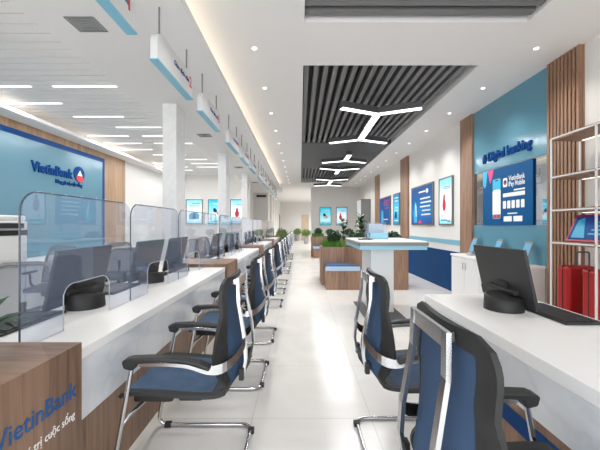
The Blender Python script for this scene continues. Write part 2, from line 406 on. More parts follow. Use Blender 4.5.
# ------------------------------------------------------------------ left counters
MODS = [1.395 + 3.47 * k for k in range(4)]
ML = 2.765
def panel_glass(parent, y0, y1, cut0, cut1, X, zb=.75, zt=1.454, th=.012):
    """upright glass sheet with rounded top corners and an arched pass-through"""
    r = .10; w = .05
    o = [(y0, zb)] + [(y0, zt - r)] + [(a, c) for a, c in arc(y0 + r, zt - r, r, PI, PI/2, 6)][1:] + [(a, c) for a, c in arc(y1 - r, zt - r, r, PI/2, 0, 6)] + [(y1, zb)]
    zc = .985; q = .07
    i = [(cut1, zb)] + [(a, c) for a, c in arc(cut1 - q, zc - q, q, 0, PI/2, 5)] + [(a, c) for a, c in arc(cut0 + q, zc - q, q, PI/2, PI, 5)] + [(cut0, zb)]
    return o, i
def build_glass(name, label, y, group, L=.92):
    t = thing(name, label, 'glass screen', (-1.23, y, .75), 0, group)
    o, i = panel_glass(None, 0, L, .26, .66, 0, zb=0, zt=.704)
    if L > 1: o = o[:-1] + [(L, .043), (.90, .043), (.90, 0)]
    # shift pass-through to local heights
    i = [(a, c - .75 if c > .8 else 0) for a, c in i]
    i = [(.66, 0)] + [(a, c) for a, c in arc(.59, .165, .07, 0, PI/2, 5)] + [(a, c) for a, c in arc(.33, .165, .07, PI/2, PI, 5)] + [(.26, 0)]
    poly = o + i
    b = MB(); b.prism(poly, -.005, .005, 0, lambda a, b_, c: (c, a, b_)); b.build('sheet', 'glass', t, fix=True)
    e = MB(); e.tube([(0, a, c) for a, c in o[:9]], .0042, 5); e.build('polished_edge', 'glass_edge', t)
    e = MB(); e.tube([(0, a, c) for a, c in i], .0028, 5); e.build('pass_through_edge', 'silver', t)
    return t
g0 = None; gi = 0
for k, y in enumerate(MODS):
    t = thing('service_counter', ['white service counter nearest the camera, running from the lettered walnut box', 'second white service counter of the left row, behind the first walnut divider in the row', 'third white service counter of the left row', 'farthest white service counter of the left row, toward the corridor'][k], 'counter', (-1.36, y, 0), 0, 'service counters along the left')
    L = ML
    box('countertop', 'quartz', -.325, .387, .002, L - .002, .70, .75, t, .003)
    box('front_apron', 'frontpanel', .34, .385, .004, L - .004, .428, .70, t)
    box('base_panel', 'wood_box', .33, .368, .004, L - .004, 0, .428, t)
    for yy in (.02, L / 2, L - .06): box('support_panel', 'lacquer', -.30, .33, yy, yy + .04, 0, .70, t)
    for j in range(3):
        lab = 'clear glass counter screen, %s from the camera in the left row' % ORD[gi]
        yy = y + .008 + j * .952 * .965
        if j == 2: build_glass('glass_screen', lab, yy, 'glass counter screens', 1.50)
        elif g0 is None: g0 = build_glass('glass_screen', lab, yy, 'glass counter screens')
        else: dup(g0, (-1.23, yy, .75), None, lab)
        gi += 1
for k in range(5):
    y = .7 + 3.47 * k
    t = thing('divider_box', ['walnut veneered divider box with blue bank lettering at the near end of the counters', 'walnut divider box between the first and second white counters', 'walnut divider box between the second and third white counters', 'walnut divider box between the third and fourth white counters', 'walnut divider box at the far end of the white counters'][k], 'counter divider', (-1.36, y, 0), 0, 'walnut boxes between the counters')
    box('body', 'wood_box', -.33, .41, 0, .693, 0, .79, t)
    if k == 0:
        text('lettering', 'VietinBank', 'letter_blue2', width=.372, height=.098, depth=.001, bold=.004, parent=t, loc=(.4115, .287, .578), rot=R90)
        text('tagline', 'Nâng giá trị cuộc sống', 'letter_white', width=.350, height=.045, depth=.001, parent=t, loc=(.4115, .298, .490), rot=R90)

# ------------------------------------------------------------------ client chairs (local +x is the way one sits)
def shell_parts(root):
    prof = [(.29,.415),(.275,.452),(.22,.462),(.1,.458),(-.06,.446),(-.17,.446),(-.235,.465),(-.278,.51),(-.296,.57),(-.29,.64),(-.268,.72),(-.245,.82),(-.232,.92),(-.234,.98),(-.240,1.028)]
    # resample
    P = [Vector((x, 0, z)) for x, z in prof]; seg = [0]
    for a, b_ in zip(P, P[1:]): seg.append(seg[-1] + (b_ - a).length)
    Ltot = seg[-1]; N = 46; W = 22
    def at(d):
        d = min(max(d, 0), Ltot)
        for i in range(len(seg) - 1):
            if d <= seg[i+1] + 1e-9:
                f = (d - seg[i]) / (seg[i+1] - seg[i])
                p0 = P[i-1] if i > 0 else P[i]; p3 = P[i+2] if i+2 < len(P) else P[i+1]; p1, p2 = P[i], P[i+1]
                return 0.5 * ((2*p1) + (p2-p0)*f + (2*p0-5*p1+4*p2-p3)*f*f + (3*p1-p0-3*p2+p3)*f**3)
        return P[-1]
    def hw(d):
        w_ = .245
        e = Ltot - d
        if e < .075: w_ = .245 - .075 + math.sqrt(max(0, .075**2 - (.075 - e)**2))
        if d < .06: w_ = .245 - .06 + math.sqrt(max(0, .06**2 - (.06 - d)**2))
        return w_
    def surf(d, s):                    # s in -1..1
        p = at(d); t = min(1, max(0, (p.z - .462) / .12)) if d > Ltot * .4 else 0
        y_ = s * hw(d)
        amp = .115 if p.z < .64 else .115 + (.02 - .115) * min(1, (p.z - .64) / .22)
        return Vector((p.x + amp * t * abs(s)**2.0, y_, p.z + (0.016 * abs(s)**2 if t < .5 else 0) * (1 - t)))
    ds = [Ltot * i / N for i in range(N + 1)]; ss = [-1 + 2 * j / W for j in range(W + 1)]
    # widen the lateral sampling so a border cell is about 5 cm
    grid = [[surf(d, s) for s in ss] for d in ds]
    nor = [[None] * (W + 1) for _ in ds]
    for i in range(N + 1):
        for j in range(W + 1):
            a = grid[min(i+1, N)][j] - grid[max(i-1, 0)][j]; c = grid[i][min(j+1, W)] - grid[i][max(j-1, 0)]
            v = a.cross(c); nor[i][j] = v.normalized() if v.length > 1e-9 else Vector((0, 0, 1))
    iband = [i for i in range(N) if .30 < ds[i] / Ltot < .30]
    def is_border(i, j):
        dmid = (ds[i] + ds[i+1]) / 2
        if j < (3 if dmid > .6 * Ltot else 2) or j >= W - (3 if dmid > .6 * Ltot else 2): return True
        if dmid < .035 or dmid > Ltot - .05: return True
        return .478 < dmid < .53
    def patch(sel, th, name, m):
        b_ = MB(); cells = {(i, j) for i in range(N) for j in range(W) if sel(i, j)}
        idx = {}
        def vid(i, j, k):
            key = (i, j, k)
            if key not in idx:
                idx[key] = len(b_.v); b_.v.append(tuple(grid[i][j] + nor[i][j] * th * k))
            return idx[key]
        def face(q): b_.f.append(q); b_.mi.append(0); b_.sm.append(True)
        for i, j in cells:
            for k in (1, -1): face([vid(i, j, k), vid(i+1, j, k), vid(i+1, j+1, k), vid(i, j+1, k)])
            for (di, dj, e0, e1) in ((-1,0,(i,j),(i,j+1)), (1,0,(i+1,j),(i+1,j+1)), (0,-1,(i,j),(i+1,j)), (0,1,(i,j+1),(i+1,j+1))):
                if (i+di, j+dj) not in cells: face([vid(*e0, 1), vid(*e1, 1), vid(*e1, -1), vid(*e0, -1)])
        o_ = b_.build(name, m, root); o_.data.set_sharp_from_angle(angle=math.radians(38)); return o_
    patch(is_border, .009, 'shell_frame', 'plastic_black')
    patch(lambda i, j: not is_border(i, j) and (ds[i] + ds[i+1]) / 2 < .5, .010, 'seat', 'seat_blue')
    patch(lambda i, j: not is_border(i, j) and (ds[i] + ds[i+1]) / 2 > .5, .005, 'backrest', 'mesh_blue')

def make_client_chair(label):
    t = thing('client_chair', label, 'chair', (0, 0, 0), 0, 'blue client chairs')
    shell_parts(t)
    # sled base: both posts, skids and the rear bar are one bent tube
    w = .265
    pts = [(.205, w, .63), (.315, w, .035), (.285, w, .014), (-.285, w, .014), (-.285, -w, .014), (.285, -w, .014), (.315, -w, .035), (.205, -w, .63)]
    pts = [pts[0]] + [(.318, w, .014), (-.29, w, .014), (-.29, -w, .014), (.318, -w, .014)] + [pts[-1]]
    MB().tube(fillet(pts, .075, 6), .011, 10).build('sled_base', 'chrome', t)
    MB().tube([(.262, -w, .33), (.235, -w + .03, .37), (.20, -.15, .395), (.20, .15, .395), (.235, w - .03, .37), (.262, w, .33)], .010, 8).build('seat_support', 'chrome', t)
    for x, s in ((.22, 1), (.22, -1), (-.20, 1), (-.20, -1)):
        pass
    for s in (1, -1):
        b = MB(); b.box(.23, .27, s * w - .017, s * w + .017, 0, .03, bev=.004); b.build('glide', 'plastic_black', t)
        b = MB(); b.box(-.312, -.275, s * (w - .06) - .02, s * (w - .06) + .02, 0, .028, bev=.004); b.build('glide', 'plastic_black', t)
    b = MB(); b.box(.05, .25, -.17, .17, .395, .447, bev=.01); b.box(-.1, .02, -.17, .17, .40, .437, bev=.01); b.build('underframe', 'plastic_black', t)
    for s in (1, -1):
        a = thing('armrest', None, None); a.parent = t
        # pad: arched, deeper at the front where it meets the post
        top = [(-.175, .625), (-.12, .647), (0, .668), (.12, .672), (.21, .668), (.245, .655)]
        bot = [(.235, .618), (.19, .608), (.178, .640), (.06, .648), (-.06, .640), (-.17, .605)]
        y0, y1 = s * w - .028, s * w + .028
        b = MB(); b.prism(top + bot, y0, y1, 0, lambda p, q, c: (p, c, q)); o = b.build('pad', 'plastic_black', a)
        m = o.modifiers.new('round', 'BEVEL'); m.width = .009; m.segments = 2; m.limit_method = 'ANGLE'
        # flat chrome bracket below the pad, sweeping round behind the back to the upright
        path = [(.17, w, .628), (.05, w, .632), (-.07, w, .622), (-.165, w, .598), (-.235, w - .02, .605), (-.285, w - .075, .64), (-.312, .155, .69)]
        path = fillet([(x, s * y_, z) for x, y_, z in path], .05, 3)
        b = MB(); vs = []; fs = []
        for i, p in enumerate(path):
            q0 = path[max(i-1, 0)]; q1 = path[min(i+1, len(path)-1)]; tg = (q1 - q0); sd = Vector((-tg.y, tg.x, 0)).normalized() * .005
            f_ = min(1, max(0, (p.x + .05) / -.15)) if p.x < -.05 else 0
            hh = .008 + .016 * f_
            vs += [p + sd + Vector((0,0,hh)), p - sd + Vector((0,0,hh)), p - sd - Vector((0,0,hh)), p + sd - Vector((0,0,hh))]
        for i in range(len(path) - 1):
            for k_ in range(4): fs.append((4*i+k_, 4*i+(k_+1)%4, 4*i+4+(k_+1)%4, 4*i+4+k_))
        n_ = len(vs); fs += [(0,1,2,3), (n_-1,n_-2,n_-3,n_-4)]
        b.add(vs, fs); b.build('bracket', 'chrome', a)
    # polished back frame: two flat uprights and a cross plate behind the backrest
    b = MB()
    zs = [(.515, -.303), (.60, -.318), (.70, -.312), (.80, -.295), (.90, -.278), (1.02, -.275)]
    for s in (1, -1):
        vs = []; fs = []
        for z, x in zs:
            hw_ = .012 if z < .55 else .0155
            yc = s * (.118 + .03 * (1.03 - z))
            vs += [(x - .007, yc - hw_, z), (x + .007, yc - hw_, z), (x + .007, yc + hw_, z), (x - .007, yc + hw_, z)]
        for i in range(len(zs) - 1):
            for k_ in range(4): fs.append((4*i+k_, 4*i+(k_+1)%4, 4*i+4+(k_+1)%4, 4*i+4+k_))
        n_ = len(vs); fs += [(0,1,2,3), (n_-1,n_-2,n_-3,n_-4)]
        b.add(vs, fs)
    b.box(-.281, -.269, -.133, .133, .975, 1.022)
    b.box(-.275, -.245, -.10, .10, .985, 1.012)
    b.build('back_frame', 'chrome', t)
    b = MB()
    for s in (1, -1): b.box(-.31, -.285, s*.142 - .018, s*.142 + .018, .50, .56, bev=.004)
    b.tube([(-.295, -.14, .53), (-.305, 0, .525), (-.295, .14, .53)], .014, 8)
    b.build('back_mount', 'plastic_black', t)
    return t
chair0 = None; ci = 0
for k in range(4):
    for j, dy in enumerate((1.80, 2.78, 3.75)):
        lab = 'blue mesh client chair with chrome sled base, %s from the camera in the row along the left counters' % ORD[ci]
        lab = 'blue mesh chrome sled chair at the left counters, %s from the camera' % ORD[ci]
        loc = (-.60, dy + 3.47 * k, 0)
        if chair0 is None: chair0 = make_client_chair(lab); chair0.location = loc; chair0.rotation_euler = (0, 0, PI)
        else: dup(chair0, loc, PI, lab)
        ci += 1
dup(chair0, (.66, .96, 0), 0, 'blue mesh chrome sled chair at the right counter, the big one in front cut off by the bottom of the picture')
chair_r = dup(chair0, (.66, 1.87, 0), 0, 'blue mesh chrome sled chair at the far end of the right white counter')
for o in C.objects:
    if o.get('label', '').startswith('blue mesh chrome sled chair at the right counter'): o['label'] = 'blue mesh chrome sled chair at the right counter, closest to the camera'

# ------------------------------------------------------------------ screens and keyboards (local +x is the staff side)
def make_computer(label):
    t = thing('desktop_computer', label, 'computer', (0, 0, 0), 0, 'computers on the counters')
    n = Vector((.36, 0, .085)).normalized()
    def sl(x0, x1, y0, y1, z0, z1, name, m, bev=.004):
        th = math.radians(12.5)
        mt = Matrix.Translation((.02, 0, .035)) @ Matrix.Rotation(-th, 4, 'Y')
        b_ = MB(); b_.box(x0, x1, y0, y1, z0, z1, 0, mt, bev); return b_.build(name, m, t)
    sl(-.012, .004, -.278, .278, 0, .375, 'screen_shell', 'screen_back')
    sl(.004, .008, -.274, .274, .004, .371, 'display', 'black', 0)
    sl(-.016, .006, -.28, .28, 0, .07, 'chin', 'plastic_black', .003)
    b = MB(); b.lathe([(.115, .0), (.115, .02), (.112, .088), (.10, .096)], -.07, 0, 32); b.v = [(x, y, z if z < .05 else z + .12 * (y - .02)) for x, y, z in b.v]; b.build('stand', 'plastic_black', t)
    sl(-.05, -.01, -.16, .16, .075, .105, 'hinge', 'plastic_black', .008)
    sl(-.035, -.012, -.06, .06, .095, .14, 'mount', 'plastic_black', .008)
    return t
def make_keyboard(label):
    t = thing('keyboard', label, 'keyboard', (0, 0, 0), 0, 'keyboards on the counters')
    b = MB(); b.box(-.105, .105, -.22, .22, .002, .016, bev=.003); b.build('case', 'plastic_black', t)
    b = MB()
    for r in range(5):
        for c in range(14): b.box(-.093 + r * .038, -.060 + r * .038, -.206 + c * .0296, -.18 + c * .0296, .016, .021)
    b.build('keys', 'black', t)
    return t
comp = make_computer('black computer screen on a round stand at the right white counter'); comp.location = (1.40, 2.18, .75)
for o in comp.children:
    if o.name.startswith('stand'): o.location = (0, -.09, 0)
kb = make_keyboard('black keyboard beside the screen at the right white counter'); kb.location = (1.558, 1.97, .75)
ci = 0
for k in range(4):
    for j in range(3):
        y = 2.18 + 3.47 * k + j * .95
        if y > MODS[k] + ML - .3: y = MODS[k] + ML - .32
        dup(comp, (-1.51, y, .75), PI, 'black computer screen behind the counter glass, %s from the camera on the left' % ORD[ci])
        cp = [o for o in C.objects if o.name.startswith('desktop_computer')][-1]
        for o in C.objects:
            if o.parent == cp and o.name.startswith('stand'): o.location = (0, .03, 0)
        dup(kb, (-1.565, y - .40, .75), PI, 'black keyboard behind the counter glass, %s from the camera on the left' % ORD[ci])
        ci += 1
# small gadgets on the counter
t = thing('document_camera', 'small black document camera on the second left counter, just past the walnut box', 'camera', (-1.315, 5.22, .75))
b = MB(); b.box(-.05, .05, -.05, .05, 0, .015, bev=.003); b.build('base', 'black', t)
b = MB(); b.tube([(0, 0, .01), (0, 0, .19)], .012, 8); b.build('post', 'black', t)
b = MB(); b.box(-.02, .09, -.02, .02, .12, .155, bev=.004); b.box(-.02, .06, -.018, .018, .17, .2, bev=.004); b.build('head', 'black', t)

# ------------------------------------------------------------------ staff side: chairs, credenza, copier
def make_staff_chair(label):
    t = thing('staff_chair', label, 'chair', (0, 0, 0), 0, 'grey staff chairs behind the counters')
    b = MB()
    def side(f): return [(-.22 + .03 * (1 - f), -.235 + .06 * f, .50 + .52 * f)]
    pr = [(-.19, -.24, .52), (-.235, -.235, .66), (-.245, -.215, .82), (-.25, -.165, .97), (-.25, -.12, 1.0)]
    loop = pr + [(x, -y, z) for x, y, z in pr[::-1]]
    b.tube(fillet(loop, .05, 3), .016, 8, closed=True); b.build('back_frame', 'tile_grey', t)
    b = MB(); vs = []; fs = []
    for x, y, z in pr[:4] + [(-.25, -.13, .995)]:
        for s in range(7): f = s / 6 * 2 - 1; vs.append((x - .02 * (1 - f * f), -y * f, z))
    for i in range(4):
        for s in range(6): fs.append((i*7+s, i*7+s+1, i*7+8+s, i*7+7+s))
    b.add(vs, fs, 0, True); b.build('back_mesh', 'sheer', t)
    b = MB(); b.box(-.22, .25, -.24, .24, .44, .50, bev=.02); b.build('seat', 'greyfabric', t)
    b = MB(); b.tube([(0, 0, .08), (0, 0, .45)], .025, 10); b.build('gas_column', 'plastic_black', t)
    b = MB()
    for k in range(5): a = 2 * PI * k / 5; b.tube([(0, 0, .10), (.28 * math.cos(a), .28 * math.sin(a), .065)], [.025, .015], 8)
    b.build('star_base', 'plastic_black', t)
    for k in range(5):
        a = 2 * PI * k / 5; x, y = .28 * math.cos(a), .28 * math.sin(a)
        b = MB(); b.tube([(x, y - .018, .03), (x, y + .018, .03)], .03, 10); b.build('caster', 'black', t)
    for s in (1, -1):
        b = MB(); b.tube(fillet([(-.05, s * .24, .47), (-.02, s * .285, .5), (0, s * .285, .66)], .03, 3), .013, 8); b.box(-.13, .13, s * .285 - .03, s * .285 + .03, .66, .685, bev=.008); b.build('armrest', 'plastic_black', t)
    b = MB(); b.tube([(-.10, 0, .44), (-.24, 0, .5), (-.265, 0, .7)], .02, 8); b.build('back_post', 'plastic_black', t)
    return t
s0 = None; ci = 0
for k in range(4):
    for j in range(3):
        y = 2.26 + 3.47 * k + j * .80
        if y > 11.2: continue
        lab = 'grey mesh staff chair behind the counter glass, %s from the camera' % ORD[ci]
        if s0 is None: s0 = make_staff_chair(lab); s0.location = (-2.02, y, 0); s0.rotation_euler = (0, 0, -1.05)
        else: dup(s0, (-2.05, y, 0), random.uniform(-1.0, -.1), lab)
        ci += 1
dup(s0, (-3.3, 4.30, 0), -1.35, 'grey mesh staff chair near the white worktop below the bank name board')
dup(s0, (-2.95, 5.2, 0), -1.1, 'grey mesh staff chair standing out in the middle of the staff area')
# credenza
c0 = 4.64 - 2.7
for k in range(7):
    y = c0 + .9 * k
    if y + .9 > 8.3: break
    t = thing('base_cabinet', '%s white base cabinet from the camera under the name board' % ORD[k], 'cabinet', (-4.26, y, 0), 0, 'base cabinets along the left wall')
    box('body', 'lacquer', -.29, .26, .004, .896, .06, .72, t)
    box('plinth', 'tile_grey', -.28, .22, .01, .89, 0, .06, t)
    for j in range(2):
        d = box('door', 'lacquer', .26, .28, .008 + .444 * j, .444 + .444 * j, .08, .71, t, .003)
        h = box('handle', 'steel', .282, .295, (.40 if j == 0 else .48), (.41 if j == 0 else .49), .52, .64, d)
tag(box('worktop', 'quartz', -4.55, -3.96, c0, c0 + 6.3, .725, .755), 'long white worktop over the cabinets below the light blue name board', 'worktop')
t = thing('copier', 'white and black office copier on the worktop at the far left', 'copier', (-4.22, 4.35, .755))
box('body', 'plastic_white', -.26, .26, -.3, .3, 0, .40, t, .015)
box('paper_tray', 'plastic_white', .262, .275, -.24, .24, .06, .18, t, .004)
box('output_slot', 'black', -.2, .262, -.22, .301, .40, .47, t)
box('scanner_unit', 'plastic_white', -.26, .26, -.3, .3, .47, .60, t, .012)
box('lid', 'plastic_white', -.25, .25, -.29, .29, .60, .68, t, .02)
box('control_panel', 'black', .262, .30, -.2, .2, .50, .57, t, .004)

# potted plant on the first counter, beside the walnut box
def blade(b, base, d, length, width, droop, mi=0, seg=5):
    d = Vector((d[0], d[1], 0)).normalized(); sd = Vector((-d.y, d.x, 0)); vs = []
    for i in range(seg + 1):
        f = i / seg; w_ = width * math.sin(PI * min(1, .12 + .88 * f)) ** .8 * .5
        p = Vector(base) + d * length * f * .9 + Vector((0, 0, length * (f * (1 - droop * f))))
        vs += [p + sd * w_, p - sd * w_ + Vector((0, 0, .002))]
    b.add(vs, [(2*i, 2*i+1, 2*i+3, 2*i+2) for i in range(seg)], mi, True)
t = thing('potted_plant', 'dark green long-leaved pot plant on the lettered walnut box at the left edge', 'plant', (-1.18, 1.14, .79))
b = MB(); b.lathe([(.055, 0), (.075, .11), (.068, .11), (.06, .09)], n=16); b.build('pot', 'plastic_white', t)
b = MB()
for i in range(26):
    a = i * 2.399; blade(b, (0, 0, .08), (math.cos(a), math.sin(a)), random.uniform(.16, .27), .038, random.uniform(.5, 1.1))
b.build('foliage', 'leaf_dark', t)

# ------------------------------------------------------------------ hanging number signs
def make_queue_sign(i, y):
    t = thing('counter_number_sign', 'white and blue hanging sign numbered %d over the left counters' % (i + 1), 'sign', (-1.08, y, 2.755), 0, 'hanging counter number signs')
    L = .77; b = MB()
    r = .10; poly = [(-L/2, -.222)] + arc(-L/2 + r, -r, r, PI, PI/2, 6) + arc(L/2 - r, -r, r, PI/2, 0, 6) + [(L/2, -.222)]
    b.prism(poly, -.026, .026, 0, lambda p, q, c: (c, p, q)); b.build('board', 'sign_white', t)
    box('bottom_rail', 'skyblue', -.034, .034, -L/2 - .005, L/2 + .005, -.232, -.222, t)
    for s in (-1, 1):
        b = MB(); b.tube([(0, s * .295, -.002), (0, s * .295, .215)], .007, 8); b.build('hanger', 'tile_grey', t)
    text('lettering', 'Giao dịch viên', 'letter_blue', width=.36, height=.06, depth=.001, bold=.012, parent=t, loc=(.0275, -.07, -.105), rot=R90)
    text('number', str(i + 1), 'letter_red', height=.14, width=None, depth=.001, bold=.01, parent=t, loc=(.0275, .295, -.13), rot=R90)
for k in range(4):
    for j in range(3): make_queue_sign(k * 3 + j, 1.67 + j * 1.08 + 3.47 * k)

# ------------------------------------------------------------------ ceiling fittings
d0 = None
def make_downlight(label):
    t = thing('downlight', label, 'downlight', (0, 0, 0), 0, 'recessed downlights')
    b = MB(); b.lathe([(.026, -.001), (.036, -.005), (.039, -.001)], n=20); b.build('trim_ring', 'plastic_white', t)
    b = MB(); b.lathe([(.002, -.0075), (.025, -.0075), (.025, -.002)], n=20); b.build('lens', 'glow_white', t)
    return t
for name, x, n in (('beside the left light cove', -.49, 13), ('along the right wall', 2.54, 13)):
    for k in range(n):
        y = 2.44 + 1.0 * k
        lab = 'small round recessed downlight, %s from the camera in the row %s' % (ORD[k], name)
        if d0 is None: d0 = make_downlight(lab); d0.location = (x, y, ZC)
        else: dup(d0, (x, y, ZC), None, lab)
        li = bpy.data.lights.new('downlight_beam', 'SPOT'); li.energy = 34 if x > 0 else 46; li.spot_size = math.radians(110); li.spot_blend = .8; li.shadow_soft_size = .04; li.color = (1, .96, .9)
        lo = bpy.data.objects.new('downlight_beam', li); C.objects.link(lo); lo.location = (x, y, ZC - .02)

def under(name, x, y, z, sx, sy, e, col=(1, 1, 1)):
    li = bpy.data.lights.new(name, 'AREA'); li.shape = 'RECTANGLE'; li.size = sx; li.size_y = sy; li.energy = e; li.color = col
    o = bpy.data.objects.new(name, li); C.objects.link(o); o.location = (x, y, z)
PAT = [[-2.855, -3.99], [-4.02], [-3.42], [-3.035], [-3.965, -2.825]]
b0 = None
for r in range(12):
    for q, xc in enumerate(PAT[r % 5]):
        y = 4.245 + .59 * r
        two = len(PAT[r % 5]) > 1
        side = (', nearer the columns' if xc > -3.4 else ', nearer the oak wall') if two else ''
        lab = 'slim white light bar in staff ceiling, %s row from camera%s' % (ORD[r], side)
        if b0 is None:
            b0 = thing('light_bar', lab, 'ceiling light', (xc, y, ZC - .052), 0, 'light bars in the staff ceiling')
            box('housing', 'plastic_white', -.425, .425, -.021, .021, -.01, 0, b0); box('diffuser', 'glow_bar', -.418, .418, -.017, .017, -.016, -.0105, b0)
        else: dup(b0, (xc, y, ZC - .052), None, lab)
        under('light_bar_glow', xc, y, ZC - .074, .82, .045, 8)
for k in range(4):
    y = 2.66 + 3.3 * k
    if k == 0:
        v0 = thing('air_vent', 'square grey ceiling air vent nearest the camera in the left soffit', 'air vent', (-1.775, y, ZS), 0, 'air vents in the soffit')
        box('backing', 'grille_dark', -.12, .12, -.10, .10, -.004, -.001, v0)
        b = MB()
        for q in range(5):
            s = 1 - q * .2; x, yy = .12 * s, .10 * s; w_ = .0055
            b.box(-x, x, yy - w_, yy, -.0062, -.004); b.box(-x, x, -yy, -yy + w_, -.0062, -.004); b.box(-x, -x + w_, -yy, yy, -.0062, -.004); b.box(x - w_, x, -yy, yy, -.0062, -.004)
        b.build('grille', 'grille', v0)
    else: dup(v0, (-1.775, y, ZS), None, ['', 'square grey ceiling air vent beside the second column', 'square grey ceiling air vent near the third column, third from the camera', 'square grey ceiling air vent farthest along the left soffit'][k])
v = thing('air_vent', 'long dark air grille high on the far left niche wall', 'air grille', (-2.02, 16.7, 2.81))
box('backing', 'darkback', -.25, .25, -.006, 0, -.06, .06, v)
b = MB()
for q in range(5): b.box(-.25, .25, -.014, -.006, -.055 + q * .024, -.045 + q * .024)
b.build('louvres', 'grille', v)

for i, (x, y) in enumerate(((1.2, 18.0), (1.2, 21.0), (1.2, 24.5))):  # unseen spots without fittings, added to brighten the far corridor
    li = bpy.data.lights.new('corridor_fill_light', 'SPOT'); li.energy = 260; li.spot_size = math.radians(155); li.spot_blend = .6; li.shadow_soft_size = .06
    lo = bpy.data.objects.new('corridor_fill_light', li); C.objects.link(lo); lo.location = (x, y, ZC - .05)
# Y-shaped pendants
def make_y(label):
    t = thing('pendant_lamp', label, 'pendant lamp', (0, 0, 0), 0, 'Y-shaped pendant lamps')
    def ytop(L, w, L3):
        a = math.radians(24); h = w / 2; pts = []
        # arms: left, right (slightly swept) and the straight one along +y
        dirs = [(Vector((-math.cos(a), -math.sin(a), 0)), L), (Vector((math.cos(a), -math.sin(a), 0)), L), (Vector((0, 1, 0)), L3)]
        return dirs, h
    for nm, m, w, z0, z1, cut in (('housing', 'lamp_body', .105, .012, .10, 0), ('diffuser', 'glow_white', .086, 0, .012, .006)):
        dirs, h = ytop(.63, w, .70); b = MB()
        (dl, L), (dr, _), (df, L3) = dirs
        def pn(d): return Vector((-d.y, d.x, 0))
        lt = [dl * (L - cut) + pn(dl) * -h, dl * (L - cut) + pn(dl) * h]
        rt = [dr * (L - cut) + pn(dr) * -h, dr * (L - cut) + pn(dr) * h]
        hs = h + .012; ft = [df * (L3 - cut) + pn(df) * -hs, df * (L3 - cut) + pn(df) * hs]
        t2 = math.tan(math.radians(24)); near = Vector((0, -h / math.cos(math.radians(24)), 0))
        cr = Vector((hs, h / math.cos(math.radians(24)) - hs * t2, 0)); cl = Vector((-cr.x, cr.y, 0))
        poly = [near, rt[0], rt[1], cr, ft[0], ft[1], cl, lt[0], lt[1]]
        b.prism([(p.x, p.y) for p in poly], z0, z1); b.build(nm, m, t)
    b = MB()
    for p in ((-.3, -.13), (.3, -.13), (0, .4)): b.tube([(p[0], p[1], .10), (p[0], p[1], .262)], .004, 6)
    b.build('suspension_wire', 'chrome', t)
    box('mount', 'plastic_white', -.03, .03, .02, .14, .10, .13, t)
    return t
ZY = 2.95
for y in (4.8, 6.23, 8.29, 9.67, 11.9, 13.34): under('pendant_glow', 1.17, y, ZY - .004, 1.0, .10, 27)
y0_ = make_y('dark Y-shaped pendant lamp nearest the camera under the slatted ceiling'); y0_.location = (1.16, 4.8, ZY)
for y, rz, lab in ((6.23, PI, 'dark Y-shaped pendant lamp second from the camera, its stem meeting the nearest one'),
                   (8.29, PI, 'dark Y-shaped pendant lamp third from the camera, under the plain dark ceiling panel'),
                   (9.67, 0, 'dark Y-shaped pendant lamp fourth from the camera, under the plain dark ceiling panel'),
                   (11.9, 0, 'dark Y-shaped pendant lamp under the farther slatted ceiling, fifth from the camera'),
                   (13.34, PI, 'dark Y-shaped pendant lamp farthest from the camera')):
    dup(y0_, (1.17, y, ZY), rz, lab)

